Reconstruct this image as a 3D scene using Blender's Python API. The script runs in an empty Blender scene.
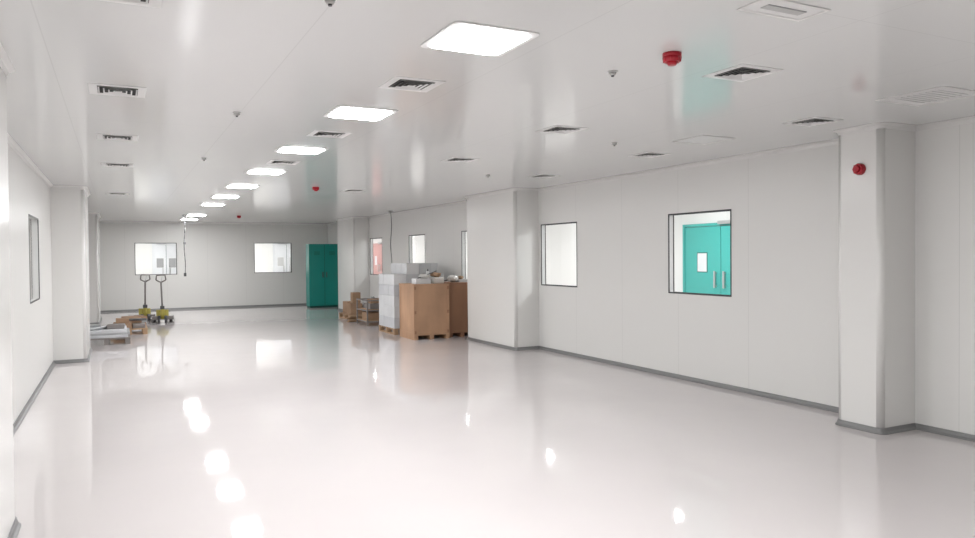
import bpy, bmesh, math, random
from mathutils import Vector, Matrix
random.seed(4)
S = bpy.context.scene
COL = S.collection

# ------------------------------------------------------------ materials
def mat(name, color, rough=0.5, metal=0.0, spec=0.5, noise=None, bump=None, seams=None, coat=0.0, emit=None, ior=1.5, seamk=0.87):
    m = bpy.data.materials.new(name); m.use_nodes = True
    nt = m.node_tree; N = nt.nodes; L = nt.links
    b = N["Principled BSDF"]
    b.inputs["Base Color"].default_value = (*color, 1)
    b.inputs["Roughness"].default_value = rough
    b.inputs["Metallic"].default_value = metal
    b.inputs["Specular IOR Level"].default_value = spec
    b.inputs["IOR"].default_value = ior
    b.inputs["Coat Weight"].default_value = coat
    b.inputs["Coat Roughness"].default_value = 0.03
    tc = N.new("ShaderNodeTexCoord")
    out = None
    if noise:
        sc, amt = noise[0], noise[1]
        mp = N.new("ShaderNodeMapping"); mp.inputs["Scale"].default_value = noise[2] if len(noise) > 2 else (1, 1, 1)
        L.new(tc.outputs["Object"], mp.inputs[0])
        n = N.new("ShaderNodeTexNoise"); n.inputs["Scale"].default_value = sc; n.inputs["Detail"].default_value = 4
        L.new(mp.outputs[0], n.inputs["Vector"])
        r = N.new("ShaderNodeValToRGB")
        r.color_ramp.elements[0].position = 0.3; r.color_ramp.elements[1].position = 0.7
        r.color_ramp.elements[0].color = (*[c * (1 - amt) for c in color], 1)
        r.color_ramp.elements[1].color = (*[min(1, c * (1 + amt)) for c in color], 1)
        L.new(n.outputs["Fac"], r.inputs[0]); out = r.outputs[0]
        L.new(out, b.inputs["Base Color"])
    if seams:
        sep = N.new("ShaderNodeSeparateXYZ"); L.new(tc.outputs["Object"], sep.inputs[0])
        tot = None
        for ax, per, off, w in seams:
            a = N.new("ShaderNodeMath"); a.operation = 'SUBTRACT'; a.inputs[1].default_value = off
            L.new(sep.outputs[ax], a.inputs[0])
            d = N.new("ShaderNodeMath"); d.operation = 'DIVIDE'; d.inputs[1].default_value = per
            L.new(a.outputs[0], d.inputs[0])
            f = N.new("ShaderNodeMath"); f.operation = 'FRACT'; L.new(d.outputs[0], f.inputs[0])
            l = N.new("ShaderNodeMath"); l.operation = 'LESS_THAN'; l.inputs[1].default_value = w / per
            L.new(f.outputs[0], l.inputs[0])
            if tot is None: tot = l.outputs[0]
            else:
                mx = N.new("ShaderNodeMath"); mx.operation = 'MAXIMUM'
                L.new(tot, mx.inputs[0]); L.new(l.outputs[0], mx.inputs[1]); tot = mx.outputs[0]
        mix = N.new("ShaderNodeMix"); mix.data_type = 'RGBA'
        if out is not None: L.new(out, mix.inputs[6])
        else: mix.inputs[6].default_value = (*color, 1)
        mix.inputs[7].default_value = (*[c * seamk for c in color], 1)
        L.new(tot, mix.inputs[0]); L.new(mix.outputs[2], b.inputs["Base Color"])
    if bump:
        n2 = N.new("ShaderNodeTexNoise"); n2.inputs["Scale"].default_value = bump[0]; n2.inputs["Detail"].default_value = 1
        L.new(tc.outputs["Object"], n2.inputs["Vector"])
        bp = N.new("ShaderNodeBump"); bp.inputs["Strength"].default_value = bump[1]; bp.inputs["Distance"].default_value = bump[2]
        L.new(n2.outputs["Fac"], bp.inputs["Height"]); L.new(bp.outputs[0], b.inputs["Normal"])
    if emit:
        b.inputs["Emission Color"].default_value = (*emit[0], 1); b.inputs["Emission Strength"].default_value = emit[1]
    return m

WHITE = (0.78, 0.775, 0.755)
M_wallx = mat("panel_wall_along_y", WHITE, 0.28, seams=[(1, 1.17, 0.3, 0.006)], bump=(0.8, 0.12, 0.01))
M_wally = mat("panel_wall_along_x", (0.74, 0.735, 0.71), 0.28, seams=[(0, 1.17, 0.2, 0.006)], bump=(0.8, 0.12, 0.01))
M_column = mat("column_panel", (0.78, 0.775, 0.755), 0.22)
M_ceil = mat("ceiling_panel", (0.725, 0.73, 0.72), 0.12, seams=[(0, 1.18, 0.86, 0.006), (1, 4.3, 2.4, 0.006)], bump=(0.7, 0.10, 0.01), spec=0.38, seamk=0.9)
M_floor = mat("epoxy_floor", (0.645, 0.605, 0.60), 0.04, noise=(1.3, 0.012), bump=(3.2, 0.10, 0.006), spec=0.5, ior=1.65)
M_base = mat("aluminium_skirting", (0.24, 0.24, 0.24), 0.45, metal=0.2)
M_trim = mat("white_cove_trim", (0.74, 0.735, 0.72), 0.35)
M_black = mat("black_gasket", (0.035, 0.035, 0.038), 0.4)
M_dark = mat("dark_void", (0.02, 0.02, 0.02), 0.8)
M_grey = mat("grey_plastic", (0.30, 0.30, 0.30), 0.5)
M_lgrey = mat("light_grey_plastic", (0.5, 0.5, 0.49), 0.5)
M_wht = mat("white_powdercoat", (0.76, 0.76, 0.75), 0.35)
M_red = mat("red_plastic", (0.42, 0.004, 0.018), 0.35)
M_redd = mat("red_door_paint", (0.55, 0.28, 0.26), 0.4)
M_teal = mat("teal_cabinet_paint", (0.004, 0.25, 0.21), 0.3)
M_teald = mat("teal_door_paint", (0.045, 0.38, 0.34), 0.35)
M_tealk = mat("teal_dark_gap", (0.0, 0.07, 0.06), 0.5)
M_steel = mat("brushed_steel", (0.55, 0.55, 0.55), 0.3, metal=0.9)
M_ply = mat("plywood", (0.44, 0.265, 0.16), 0.6, noise=(2.6, 0.18, (1, 1, .5)))
M_plyd = mat("plywood_dark", (0.32, 0.17, 0.10), 0.6, noise=(2.6, 0.14, (1, 1, .5)))
M_wood = mat("pallet_wood", (0.38, 0.25, 0.15), 0.75, noise=(3, 0.15))
M_card = mat("cardboard", (0.33, 0.21, 0.13), 0.8, noise=(4, 0.1))
M_wcard = mat("white_carton", (0.66, 0.67, 0.68), 0.45, noise=(3, 0.05))
M_wcard2 = mat("grey_carton", (0.57, 0.58, 0.60), 0.45, noise=(3, 0.05))
M_yel = mat("yellow_paint", (0.42, 0.36, 0.07), 0.4)
M_dgrey = mat("dark_grey_paint", (0.08, 0.08, 0.085), 0.4)
M_mgrey = mat("mid_grey_paint", (0.22, 0.20, 0.19), 0.4)
M_sheet = mat("galvanised_sheet", (0.40, 0.41, 0.42), 0.35, metal=0.5)
M_poly = mat("clear_wrap", (0.6, 0.58, 0.55), 0.25)
M_lamp = mat("led_diffuser", (0.9, 0.9, 0.9), 0.4, emit=((0.98, 0.99, 1.0), 30))

def glass_mat():
    m = bpy.data.materials.new("window_glass"); m.use_nodes = True
    nt = m.node_tree; N = nt.nodes; L = nt.links
    for n in list(N): N.remove(n)
    o = N.new("ShaderNodeOutputMaterial"); mx = N.new("ShaderNodeMixShader")
    t = N.new("ShaderNodeBsdfTransparent"); t.inputs[0].default_value = (0.95, 0.965, 0.965, 1)
    g = N.new("ShaderNodeBsdfGlossy"); g.inputs["Roughness"].default_value = 0.02
    f = N.new("ShaderNodeFresnel"); geo = N.new("ShaderNodeNewGeometry")
    ma = N.new("ShaderNodeMapRange")      # the Fresnel node inverts the IOR on back faces: undo that for a thin pane
    ma.inputs[3].default_value = 1.45; ma.inputs[4].default_value = 1/1.45
    L.new(geo.outputs["Backfacing"], ma.inputs[0]); L.new(ma.outputs[0], f.inputs[0])
    L.new(f.outputs[0], mx.inputs[0]); L.new(t.outputs[0], mx.inputs[1]); L.new(g.outputs[0], mx.inputs[2])
    L.new(mx.outputs[0], o.inputs[0]); return m
M_glass = glass_mat()

# ------------------------------------------------------------ mesh helpers
class MB:
    def __init__(s): s.bm = bmesh.new(); s.mats = []
    def mi(s, m):
        if m not in s.mats: s.mats.append(m)
        return s.mats.index(m)
    def box(s, x0, x1, y0, y1, z0, z1, m, rot=None, bev=0):
        r = bmesh.ops.create_cube(s.bm, size=1)
        vs = r["verts"]
        c = Vector(((x0+x1)/2, (y0+y1)/2, (z0+z1)/2)); d = Vector((x1-x0, y1-y0, z1-z0))
        for v in vs:
            p = Vector((v.co.x*d.x, v.co.y*d.y, v.co.z*d.z))
            if rot is not None: p = rot @ p
            v.co = p + c
        fs = {f for v in vs for f in v.link_faces}
        for f in fs: f.material_index = s.mi(m)
        if bev:
            es = list({e for v in vs for e in v.link_edges})
            rr = bmesh.ops.bevel(s.bm, geom=es, offset=bev, segments=2, affect='EDGES', profile=0.5)
            for f in rr["faces"]: f.material_index = s.mi(m)
    def tube(s, p0, p1, r, m, seg=12, r2=None):
        p0 = Vector(p0); p1 = Vector(p1); d = p1-p0
        q = d.to_track_quat('Z', 'Y').to_matrix().to_4x4()
        M = Matrix.Translation((p0+p1)/2) @ q
        g = bmesh.ops.create_cone(s.bm, cap_ends=True, segments=seg, radius1=r, radius2=r if r2 is None else r2, depth=d.length, matrix=M)
        for f in {f for v in g["verts"] for f in v.link_faces}:
            f.material_index = s.mi(m); f.smooth = len(f.verts) == 4
    def prism(s, pts, z0, z1, m, smooth=False):
        b = [s.bm.verts.new((p[0], p[1], z0)) for p in pts]; t = [s.bm.verts.new((p[0], p[1], z1)) for p in pts]
        n = len(pts); k = s.mi(m)
        s.bm.faces.new(list(reversed(b))).material_index = k; s.bm.faces.new(t).material_index = k
        for i in range(n):
            f = s.bm.faces.new((b[i], b[(i+1) % n], t[(i+1) % n], t[i])); f.material_index = k
            if smooth:
                f.smooth = (Vector(pts[i])-Vector(pts[(i+1) % n])).length < 0.05
    def sphere(s, c, r, m, sc=(1, 1, 1), jit=0, sub=2):
        g = bmesh.ops.create_icosphere(s.bm, subdivisions=sub, radius=r)
        for v in g["verts"]:
            k = 1 + random.uniform(-jit, jit)
            v.co = Vector((v.co.x*sc[0]*k, v.co.y*sc[1]*k, v.co.z*sc[2]*k)) + Vector(c)
        for f in {f for v in g["verts"] for f in v.link_faces}: f.material_index = s.mi(m); f.smooth = jit == 0
    def obj(s, name, parent=None, loc=None, rotz=0):
        bmesh.ops.recalc_face_normals(s.bm, faces=s.bm.faces[:])
        me = bpy.data.meshes.new(name); s.bm.to_mesh(me); s.bm.free()
        for m in s.mats: me.materials.append(m)
        o = bpy.data.objects.new(name, me); COL.objects.link(o)
        if parent: o.parent = parent
        if loc: o.location = loc
        o.rotation_euler[2] = rotz
        return o

def empty(name, loc=(0, 0, 0)):
    e = bpy.data.objects.new(name, None); e.location = loc; e.empty_display_size = 0.2; COL.objects.link(e); return e

# ------------------------------------------------------------ room dims (m)
H = 2.7; XR = 6.37; XL = -0.89; YF = 24.8; YB = -3.0; T = 0.08
CR = 5.91; CL = -0.42
XO = 9.5; XLO = -2.6; YO = 31.0; YBR = 28.6
Z0, Z1 = 1.08, 2.10

b = MB(); b.box(XLO-0.1, XO+0.1, YB-0.1, YO+0.1, -0.1, 0, M_floor); b.obj("floor")
b = MB(); b.box(XLO-0.1, XO+0.1, YB-0.1, YO+0.1, H, H+0.1, M_ceil); b.obj("ceiling")

def wall(name, axis, p0, p1, a0, a1, holes, m):
    b = MB()
    def bx(s0, s1, z0, z1):
        if s1-s0 < 1e-4: return
        if axis == 'Y': b.box(p0, p1, s0, s1, z0, z1, m)
        else: b.box(s0, s1, p0, p1, z0, z1, m)
    c = a0
    for h in sorted(holes):
        bx(c, h[0], 0, H); bx(h[0], h[1], 0, h[2]); bx(h[0], h[1], h[3], H); c = h[1]
    bx(c, a1, 0, H)
    return b.obj(name)

rw = [(6.41, 7.51, Z0, Z1), (9.63, 10.72, Z0, Z1), (12.85, 13.93, Z0, Z1), (15.95, 17.02, Z0, Z1), (19.05, 20.12, Z0, Z1)]
fw = [(0.47, 1.65, Z0+0.01, Z1-0.03), (3.96, 5.16, Z0+0.01, Z1-0.03)]
lw = [(9.8, 10.95, Z0, Z1), (6.5, 7.6, Z0, Z1)]
wall("wall_right", 'Y', XR, XR+T, YB, YO, rw, M_wallx)
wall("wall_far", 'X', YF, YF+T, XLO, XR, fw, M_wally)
wall("wall_left", 'Y', XL-T, XL, YB, YF, lw, M_wallx)
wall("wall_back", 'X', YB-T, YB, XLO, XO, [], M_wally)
wall("wall_corridor_right", 'Y', XO, XO+T, YB, YO, [], M_wallx)
wall("wall_corridor_left", 'Y', XLO-T, XLO, YB, YBR, [], M_wallx)
wall("wall_corridor_end", 'X', YO, YO+T, XR, XO, [], M_wally)
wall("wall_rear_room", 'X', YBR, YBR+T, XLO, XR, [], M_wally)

# ---- windows: flush panes with thin black gaskets, white reveal liner between
wn = [0]
def window(axis, plane, side, h):
    wn[0] += 1
    e = empty("window_%d" % wn[0])
    a0, a1, z0, z1 = h; f = 0.017
    def ring(b, d0, d1, f, m):
        r0, r1 = sorted((plane - side*d0, plane - side*d1))
        def bx(s0, s1, c0, c1):
            if axis == 'Y': b.box(r0, r1, s0, s1, c0, c1, m)
            else: b.box(s0, s1, r0, r1, c0, c1, m)
        bx(a0, a1, z0, z0+f); bx(a0, a1, z1-f, z1); bx(a0, a0+f, z0+f, z1-f); bx(a1-f, a1, z0+f, z1-f)
    b = MB()
    ring(b, -0.003, 0.006, f, M_black); ring(b, 0.006, T-0.006, 0.008, M_wht); ring(b, T-0.006, T+0.003, f, M_black)
    b.obj("frame", e)
    b = MB(); g = plane - side*0.002
    k = b.mi(M_glass)
    if axis == 'Y': P = [(g, a0+f, z0+f), (g, a1-f, z0+f), (g, a1-f, z1-f), (g, a0+f, z1-f)]
    else: P = [(a0+f, g, z0+f), (a1-f, g, z0+f), (a1-f, g, z1-f), (a0+f, g, z1-f)]
    fc = b.bm.faces.new([b.bm.verts.new(p) for p in P]); fc.material_index = k
    b.obj("glass", e)
for h in rw: window('Y', XR, -1, h)
for h in fw: window('X', YF, -1, h)
for h in lw: window('Y', XL, 1, h)

# ---- columns with rounded corners
def arc(cx, cy, r, a0, a1, n=8):
    return [(cx + r*math.cos(math.radians(a0+(a1-a0)*i/n)), cy + r*math.sin(math.radians(a0+(a1-a0)*i/n))) for i in range(n+1)]
R = 0.05
def col_right(y0, y1):
    return [(XR, y0)] + arc(CR+R, y0+R, R, 270, 180) + arc(CR+R, y1-R, R, 180, 90) + [(XR, y1)]
def col_left(y0, y1, c=CL):
    return [(XL, y1)] + arc(c-R, y1-R, R, 90, 0) + arc(c-R, y0+R, R, 0, -90) + [(XL, y0)]
cr = [(4.20, 4.65), (10.80, 12.71), (20.2, 21.9)]
cl = [(20.2, 22.3, CL), (12.95, 14.6, CL-.02), (4.3, 5.2, -0.565)]
path = [(XR, YB)]
for y0, y1 in cr:
    p = col_right(y0, y1); path += p
    b = MB(); b.prism(p, 0, H, M_column, True); b.obj("column")
path += [(XR, YF), (XL, YF)]
for y0, y1, c in cl:
    p = col_left(y0, y1, c); path += p
    b = MB(); b.prism(p, 0, H, M_column, True); b.obj("column")
path += [(XL, YB)]

def sweep(name, pts, prof, m):
    b = MB(); k = b.mi(m); n = len(pts); rings = []
    for i in range(n):
        P = Vector(pts[i]); 
        d0 = (P-Vector(pts[i-1])).normalized() if i else None
        d1 = (Vector(pts[i+1])-P).normalized() if i < n-1 else None
        if d0 is None: d0 = d1
        if d1 is None: d1 = d0
        n0 = Vector((-d0.y, d0.x)); n1 = Vector((-d1.y, d1.x))
        nn = (n0+n1); nn = nn/(1+n0.dot(n1)) 
        rings.append([b.bm.verts.new((P.x+nn.x*o, P.y+nn.y*o, z)) for o, z in prof])
    q = len(prof)
    for i in range(n-1):
        for j in range(q):
            b.bm.faces.new((rings[i][j], rings[i][(j+1) % q], rings[i+1][(j+1) % q], rings[i+1][j])).material_index = k
    b.bm.faces.new(rings[0]); b.bm.faces.new(rings[-1])
    return b.obj(name)
bp = [(0.0, 0.001), (0.03, 0.001), (0.03, 0.010), (0.016, 0.022), (0.010, 0.045), (0.010, 0.052), (0, 0.052)]
iF = path.index((XR, YF)); iL = path.index((XL, YF))
sweep("baseboard_right", path[:iF+1], bp, M_base)
sweep("baseboard_far", [(XR-0.03, YF), (XL+0.03, YF)], bp, M_base)
sweep("baseboard_left", path[iL:], bp, M_base)
cp = [(0, H-0.045), (0.004, H-0.045), (0.014, H-0.02), (0.045, H-0.005), (0.045, H-0.001), (0, H-0.001)]
sweep("trim_1", path[:iF+1], cp, M_trim)
sweep("trim_2", [(XR-0.045, YF), (XL+0.045, YF)], cp, M_trim)
sweep("trim_3", path[iL:], cp, M_trim)

# ------------------------------------------------------------ ceiling lights
def rsq(h, r, n=6):
    p = []
    for sx, sy, a in ((1, 1, 0), (-1, 1, 90), (-1, -1, 180), (1, -1, 270)):
        p += arc(sx*(h-r), sy*(h-r), r, a, a+90, n)
    return p
def panel_light(x, y, power, s=0.41):
    e = empty("ceiling_light", (x, y, H))
    i = s/2; o = i+.035
    b = MB(); b.prism(rsq(o, .04), -.007, -.001, M_wht); b.obj("frame", e)
    b = MB(); b.prism(rsq(i, .05), -.012, -.0071, M_lamp); b.obj("diffuser", e)
    l = bpy.data.lights.new("led", 'AREA'); l.shape = 'SQUARE'; l.size = s*0.93; l.energy = power; l.color = (0.985, 0.99, 1.0)
    lo = bpy.data.objects.new("led", l); COL.objects.link(lo); lo.parent = e; lo.location = (0, 0, -0.014)
ROW = [(1.69+.018*i, 3.46+2.15*i) for i in (-2, -1, 0, 1, 2, 3, 4, 5, 6)] + [(1.85, 20.5), (1.86, 22.8)]
for x, y in ROW: panel_light(x, y, 34)
for y in (1.5, 5.5, 9.5, 13.5, 17.5, 21.5, 25.5, 29.3): panel_light(8.0, y, 52)
for x in (0.9, 4.6): panel_light(x, 26.8, 66)
for y in (4, 9.8, 16, 22): panel_light(-1.8, y, 22)

# ------------------------------------------------------------ air diffusers
def diffuser(x, y, s=0.34):
    b = MB(); o = s/2; i = o-0.05
    for (a, c, d, e2) in ((-o, o, -o, -i), (-o, o, i, o), (-o, -i, -i, i), (i, o, -i, i)):
        b.box(a, c, d, e2, -0.003, -0.001, M_wht)
    b.box(-i, i, -i, i, -0.0025, -0.001, M_dark)
    k = b.mi(M_wht)
    for t in (0.97, 0.72, 0.47, 0.22):
        ro = i*t; ri = i*(t-0.07)
        zt, zb = -0.003, -0.010
        P = []
        for rr, z in ((ri, zt), (ro, zb)):
            P.append([b.bm.verts.new((sx*rr, sy*rr, z)) for sx, sy in ((-1, -1), (1, -1), (1, 1), (-1, 1))])
        for j in range(4):
            b.bm.faces.new((P[0][j], P[0][(j+1) % 4], P[1][(j+1) % 4], P[1][j])).material_index = k
    b.obj("ceiling_air_diffuser", loc=(x, y, H))
for x, y in [(1.73, 4.54), (1.74, 6.68), (1.76, 8.85), (3.48, 3.41), (3.56, 5.62), (3.58, 7.84), (3.58, 12.2),
             (5.31, 4.41), (5.36, 6.63), (5.4, 9.0), (0.02, 3.45), (0.02, 5.51), (0.02, 7.62), (0.02, 9.85), (0.02, 14.2)]:
    diffuser(x, y)

def flat_panel(name, x, y, w, l, slots):
    b = MB(); 
    b.box(-w/2, w/2, -l/2, l/2, -0.003, -0.001, M_wht)
    for (a, c, d, e2) in ((-w/2, w/2, -l/2, -l/2+.02), (-w/2, w/2, l/2-.02, l/2), (-w/2, -w/2+.02, -l/2+.02, l/2-.02), (w/2-.02, w/2, -l/2+.02, l/2-.02)):
        b.box(a, c, d, e2, -0.005, -0.003, M_trim)
    for s0, s1, d0, d1, m in slots: b.box(s0, s1, d0, d1, -0.006, -0.0025, m)
    b.obj(name, loc=(x, y, H))
flat_panel("ceiling_access_panel", 5.24, 3.35, 0.5, 0.5, [(-.17, .17, -.17+.045*i, -.168+.045*i, M_lgrey) for i in range(8)])
flat_panel("ceiling_access_panel", 5.15, 5.55, 0.42, 0.42, [])
flat_panel("emergency_light", 2.75, 2.44, 0.40, 0.18, [(-.12, .12, -.026, -.018, M_grey), (-.12, .12, .018, .026, M_lgrey), (-.12, .12, -.0175, .0175, M_lgrey)])

def detector(x, y, r=0.03):
    b = MB()
    b.tube((0, 0, -0.001), (0, 0, -0.008), r, M_wht, 20); b.tube((0, 0, -0.008), (0, 0, -0.026), r*0.8, M_lgrey, 20, r*0.55)
    b.tube((0, 0, -0.026), (0, 0, -0.034), r*0.3, M_dgrey, 12)
    b.obj("smoke_detector", loc=(x, y, H))
for x, y in [(2.72, 3.71), (0.84, 3.18), (0.84, 5.97), (0.88, 8.8), (4.46, 6.06), (4.6, 9.16)]: detector(x, y)

def sounder(loc, wallmount=False):
    b = MB()
    b.tube((0, 0, -.001), (0, 0, -0.022), 0.052, M_red, 28)
    b.tube((0, 0, -0.022), (0, 0, -0.05), 0.052, M_red, 28, 0.044)
    b.tube((0, 0, -0.05), (0, 0, -0.068), 0.034, M_red, 24, 0.022)
    for i in range(8):
        a = i*math.pi/4; b.tube((0.048*math.cos(a), 0.048*math.sin(a), -.022), (0.044*math.cos(a), 0.044*math.sin(a), -.05), .005, M_red, 6)
    o = b.obj("fire_alarm_sounder", loc=loc)
    if wallmount: o.rotation_euler = (0, math.radians(90), 0)
sounder((2.78, 3.24, H)); sounder((2.84, 11.76, H)); sounder((2.9, 20.5, H)); sounder((CR, 4.40, 2.32), True)

# ---- hanging cables
def cable(x, y, zb, plug=True):
    b = MB(); b.tube((0, 0, 0), (0, 0, -0.02), 0.05, M_grey, 16)
    pts = [Vector((0.012*math.sin(i*0.9), 0.01*math.cos(i*1.3), -0.02-(H-zb-0.02)*i/10)) for i in range(11)]
    for i in range(10): b.tube(pts[i], pts[i+1], 0.009, M_dgrey, 8)
    if plug:
        b.box(-.03, .03, -.03, .03, -(H-zb)-.08, -(H-zb)+.01, M_dgrey, bev=.008)
        b.box(-.03, .03, -.03, .03, -0.75, -0.68, M_grey, bev=.008)
    b.obj("hanging_cable", loc=(x, y, H))
cable(1.56, 20.6, 1.2); cable(6.05, 17.4, 1.1, False)

# ------------------------------------------------------------ teal cabinet
def cabinet():
    b = MB(); w, d, h = 0.97, 0.45, 2.0
    b.box(0, w, 0.02, d, 0.06, h, M_teal); b.box(0.02, w-.02, 0.05, d-.02, 0.0, 0.06, M_tealk)
    b.box(0, w/2-.005, 0, 0.02, 0.08, h-.02, M_teal, bev=.004); b.box(w/2+.005, w, 0, 0.02, 0.08, h-.02, M_teal, bev=.004)
    b.box(w/2-.01, w/2+.01, 0.002, 0.022, 0.08, h-.02, M_tealk)
    for s in (-1, 1):
        b.box(w/2+s*.06-.012, w/2+s*.06+.012, -.03, 0, 0.95, 1.12, M_dgrey, bev=.004)
        for i in range(4): b.box(w/2+s*.24-.09, w/2+s*.24+.09, -.004, 0.001, 1.66+.03*i, 1.67+.03*i, M_tealk)
    b.obj("storage_cabinet", loc=(5.34, 23.1, 0))
cabinet()

# ------------------------------------------------------------ doors in neighbouring rooms
def door(name, axis, plane, a0, a1, m, side=-1, vis=True, pane=None):
    e = empty(name)
    h = 2.08; mid = (a0+a1)/2; f = 0.05
    def bx(b, s0, s1, t0, t1, c0, c1, mm, bev=0):
        q0, q1 = sorted((plane+side*t0, plane+side*t1))
        if axis == 'Y': b.box(q0, q1, s0, s1, c0, c1, mm, bev=bev)
        else: b.box(s0, s1, q0, q1, c0, c1, mm, bev=bev)
    b = MB(); bx(b, a0-f, a0, .001, .06, 0, h+f, m); bx(b, a1, a1+f, .001, .06, 0, h+f, m); bx(b, a0, a1, .001, .06, h, h+f, m); b.obj("frame", e)
    for n, (s0, s1) in enumerate(((a0+.006, mid-.006), (mid+.006, a1-.006))):
        b = MB(); bx(b, s0, s1, .004, .045, 0.005, h-.008, m, .003)
        c = (s0+s1)/2
        if vis:
            bx(b, c-.13, c+.13, .04, .05, 1.25, 1.61, M_tealk if m is M_teald else M_wht); bx(b, c-.115, c+.115, .045, .053, 1.265, 1.595, pane or M_wcard)
        hx = mid + (-.11 if n == 0 else .11)
        bx(b, hx-.02, hx+.02, .08, .10, .98, 1.28, M_steel, .006)
        bx(b, hx-.012, hx+.012, .045, .08, 1.0, 1.03, M_steel); bx(b, hx-.012, hx+.012, .045, .08, 1.23, 1.26, M_steel)
        b.obj("leaf_%d" % (n+1), e)
    b = MB(); bx(b, mid-.006, mid+.006, .01, .03, .005, h-.008, M_tealk)
    bx(b, mid-.32, mid+.0, .062, .12, h+.02, h+.08, M_steel); b.obj("closer_and_gap", e)
door("door_1", 'Y', XO, 8.86, 10.68, M_teald)
door("door_2", 'Y', XO, 27.6, 29.6, M_redd)
door("door_3", 'X', YBR, 1.15, 1.95, M_wcard, vis=True, pane=M_grey)
door("door_4", 'X', YBR, 5.3, 6.2, M_wcard, vis=True, pane=M_lgrey)

# ------------------------------------------------------------ pallets / crates / goods
def pallet(b, x0, x1, y0, y1, m=M_wood):
    w = x1-x0; l = y1-y0
    for t in (0, .5, 1):
        xx = x0+.05+(w-.1)*t
        b.box(xx-.045, xx+.045, y0, y1, 0, 0.02, m)
        for u in (0, .5, 1):
            yy = y0+.06+(l-.12)*u; b.box(xx-.045, xx+.045, yy-.05, yy+.05, .02, .1, m)
    for i in range(7):
        yy = y0+.05+(l-.1)*i/6; b.box(x0, x1, yy-.045, yy+.045, .1, .122, m)

def crate(name, x0, y0, w, d, h, m):
    b = MB(); 
    for t in (0.04, w/2, w-.04): b.box(t-.04, t+.04, 0, d, 0, .08, m)
    b.box(.008, w-.008, .008, d-.008, .08, h-.004, m)
    bw = .05
    for y in (0, d-.01):
        b.box(0, bw, y, y+.01, .08, h, m); b.box(w-bw, w, y, y+.01, .08, h, m)
        b.box(bw, w-bw, y, y+.01, .08, .08+bw, m); b.box(bw, w-bw, y, y+.01, h-bw, h, m)
    for x in (0, w-.01):
        b.box(x, x+.01, .01, .01+bw, .08, h, m); b.box(x, x+.01, d-bw-.01, d-.01, .08, h, m)
        b.box(x, x+.01, .01+bw, d-bw-.01, .08, .08+bw, m); b.box(x, x+.01, .01+bw, d-bw-.01, h-bw, h, m)
    b.box(-.008, w+.008, -.008, d+.008, h, h+.012, m)
    for (ux, uz) in ((.03, .14), (.03, h/2), (.03, h-.06), (w-.03, .14), (w-.03, h/2), (w-.03, h-.06)):
        b.box(ux-.018, ux+.018, -.003, .001, uz-.03, uz+.03, M_plyd)
    b.obj(name, loc=(x0, y0, 0))
crate("wooden_crate", 4.99, 13.1, 0.73, 0.80, 1.04, M_ply)
crate("wooden_crate", 5.75, 13.2, 0.58, 0.75, 1.05, M_plyd)

# carton stack
b = MB(); pallet(b, 0, 1.12, 0, 1.0)
lev = 0.123
for k in range(6):
    for i in range(4):
        for j in range(3):
            if k == 5 and (i in (0,) or (i > 2 and j == 0)): continue
            x = .01+i*.275; y = .02+j*.325
            b.box(x+random.uniform(0, .003), x+.272, y+random.uniform(0, .005), y+.32, lev+.001, lev+.218, M_wcard if (i+k*2) % 3 else M_wcard2, bev=.003)
    lev += .22
b.obj("carton_stack", loc=(4.98, 14.2, 0))

# things lying on the crates
b = MB()
b.box(0, .3, 0, .25, 0, .1, M_wcard, bev=.004); b.box(.34, .6, .05, .3, 0, .12, M_poly, Matrix.Rotation(.3, 3, 'Z'), .02)
b.sphere((.2, .12, .14), .08, M_poly, (1.4, 1, .6), .15); b.sphere((.48, .18, .17), .1, M_card, (1.2, 1, .5), .18)
b.tube((.05, .05, .11), (.5, .2, .24), .010, M_dgrey)
b.tube((.32, .2, .0), (.32, .2, .24), .03, M_wht); b.tube((.32, .2, .24), (.32, .2, .28), .012, M_dgrey)
b.obj("packing_material", loc=(5.10, 13.25, 1.053))
b = MB(); b.sphere((0, 0, .07), .1, M_poly, (1.3, 1, .7), .15); b.box(.1, .28, -.1, .1, 0, .06, M_wcard); b.sphere((.18, 0, .09), .06, M_wood, (1, 1, .6), .15)
b.tube((-.2, .1, .02), (.3, .22, .09), .012, M_dgrey)
b.obj("plastic_bag", loc=(5.97, 13.5, 1.063))

# right-hand low goods
b = MB(); pallet(b, 0, 0.9, 0, 1.0)
b.box(.05, .36, .05, .4, .123, .40, M_card, bev=.005); b.box(.12, .33, .1, .3, .402, .68, M_card, bev=.005)
b.box(.45, .85, .1, .6, .123, .34, M_mgrey, bev=.005); b.box(.1, .4, .5, .95, .123, .42, M_card, bev=.005)
b.box(.5, .8, .2, .5, .342, .44, M_wcard, bev=.01); b.tube((.5, .15, .46), (.8, .5, .52), .03, M_sheet)
b.obj("loaded_pallet", loc=(5.2, 18.2, 0))
b = MB()
for y in (0, .8):
    for x in (0, .75): b.box(x-.015, x+.015, y-.015, y+.015, 0, .60, M_mgrey)
    for z in (.1, .35, .58): b.box(-.015, .765, y-.012, y+.012, z-.012, z+.012, M_mgrey)
for x in (0, .75):
    for z in (.1, .35, .58): b.box(x-.012, x+.012, 0, .8, z-.012, z+.012, M_mgrey)
b.box(0, .75, .0, .8, .11, .13, M_wood); b.box(0.03, .72, .03, .77, .362, .375, M_ply)
b.box(.05, .35, .1, .6, .131, .3, M_card, bev=.005); b.box(.4, .7, .15, .6, .131, .26, M_wcard2, bev=.005)
b.box(.1, .6, .1, .6, .376, .5, M_mgrey, bev=.005); b.box(.15, .5, .2, .5, .502, .6, M_card, bev=.005)
b.obj("metal_trolley", loc=(5.08, 16.3, 0))
b = MB()
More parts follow.
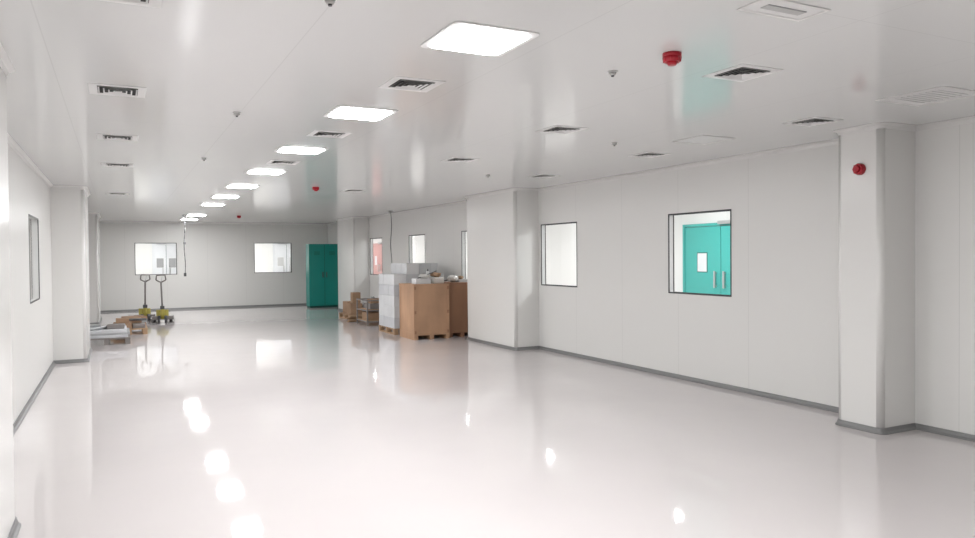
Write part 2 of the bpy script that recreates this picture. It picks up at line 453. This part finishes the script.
for i in range(5): b.box(0, .9, -.05, .05, i*.03, i*.03+.026, M_wood, Matrix.Rotation(.25*math.sin(i*2.1), 3, 'Z'))
b.obj("timber_offcuts", loc=(5.0, 17.65, 0))

# left-hand low goods
b = MB(); pallet(b, 0, .8, 0, 1.1, M_mgrey)
z = .123
for i, (dx, hh) in enumerate(((0, .05), (.03, .04), (-.02, .05))):
    b.box(.04+dx, .76+dx, .04, 1.05, z+.001, z+hh, M_sheet if i % 2 else M_wcard2, Matrix.Rotation(.03*dx, 3, 'Z'), .004); z += hh
b.tube((.1, .1, z+.03), (.7, .8, z+.03), .03, M_sheet); b.box(.4, .7, .3, .6, z, z+.08, M_mgrey, bev=.01)
b.box(.08, .3, .6, .95, z, z+.06, M_sheet, bev=.01)
b.obj("sheet_metal_stack", loc=(-0.60, 15.3, 0))
b = MB(); pallet(b, 0, .7, 0, .9)
b.box(.05, .4, .05, .5, .123, .24, M_card, bev=.005); b.box(.42, .66, .1, .7, .123, .20, M_mgrey, bev=.005)
b.box(.1, .35, .1, .4, .242, .33, M_card, bev=.005); b.box(.1, .6, .55, .85, .123, .3, M_card, bev=.005)
b.tube((.3, .2, .3), (.68, .6, .27), .025, M_dgrey)
b.obj("cardboard_pallet", loc=(-.15, 17.1, 0))
b = MB()
for i in range(4): b.box(0, .45, 0, .35, i*.07, i*.07+.066, (M_wcard2, M_card, M_sheet, M_card)[i], Matrix.Rotation(.1*i, 3, 'Z'), .005)
b.obj("carton_pile", loc=(.1, 18.5, 0))

# pallet trucks: forks toward +Y, tiller at -Y
def pallet_truck(x, y, rot, lean):
    b = MB()
    for s in (-1, 1):
        cx = s*.19
        b.box(cx-.08, cx+.08, 0, 1.1, .07, .095, M_mgrey, bev=.006)
        b.box(cx-.08, cx-.07, 0, 1.1, .045, .075, M_mgrey); b.box(cx+.07, cx+.08, 0, 1.1, .045, .075, M_mgrey)
        b.box(cx-.05, cx+.05, 1.1, 1.18, .06, .09, M_mgrey, bev=.01)
        b.tube((cx-.035, .95, .04), (cx+.035, .95, .04), .04, M_dgrey, 16)
        b.tube((s*.05, -.14, .09), (s*.11, -.14, .09), .09, M_dgrey, 20)
    b.box(-.25, .25, -.03, .03, .07, .16, M_mgrey, bev=.01)
    b.prism([(-.14, -.03), (.14, -.03), (.08, -.1), (-.08, -.1)], .16, .32, M_yel)
    b.tube((0, -.14, .1), (0, -.14, .4), .045, M_yel, 16); b.tube((0, -.14, .4), (0, -.14, .46), .03, M_steel, 12)
    b.box(-.05, .05, -.2, -.1, .34, .42, M_dgrey, bev=.01)
    top = Vector((lean, -.24, 1.0)); base = Vector((0, -.15, .4))
    b.tube(base, top, .02, M_mgrey, 12)
    L1 = top+Vector((-.11, -.01, .06)); L2 = top+Vector((.11, -.01, .06)); T1 = top+Vector((-.095, -.03, .18)); T2 = top+Vector((.095, -.03, .18))
    for p, q in ((top, L1), (top, L2), (L1, T1), (L2, T2), (T1, T2)): b.tube(p, q, .016, M_mgrey, 10)
    b.tube(top+Vector((.0, -.01, .0)), top+Vector((.03, -.03, .15)), .008, M_steel, 8)
    b.obj("pallet_truck", loc=(x, y, 0), rotz=rot)
pallet_truck(.60, 20.8, .08, .0); pallet_truck(.98, 20.0, -.06, -.02)

# ------------------------------------------------------------ camera / world
w = bpy.data.worlds.new("world"); S.world = w; w.use_nodes = True
w.node_tree.nodes["Background"].inputs[0].default_value = (.6, .65, .7, 1); w.node_tree.nodes["Background"].inputs[1].default_value = .3
cd = bpy.data.cameras.new("camera"); co = bpy.data.objects.new("camera", cd); COL.objects.link(co)
cd.sensor_width = 36; cd.lens = 740/975*36; cd.clip_start = .05
yaw = math.atan(.5)
Mx = Matrix.Translation((0, 0, 1.58)) @ Matrix.Rotation(-yaw, 4, 'Z') @ Matrix.Rotation(math.radians(90-1.01), 4, 'X') @ Matrix.Rotation(math.radians(-.49), 4, 'Z')
co.matrix_world = Mx
S.camera = co
S.view_settings.view_transform = 'Standard'
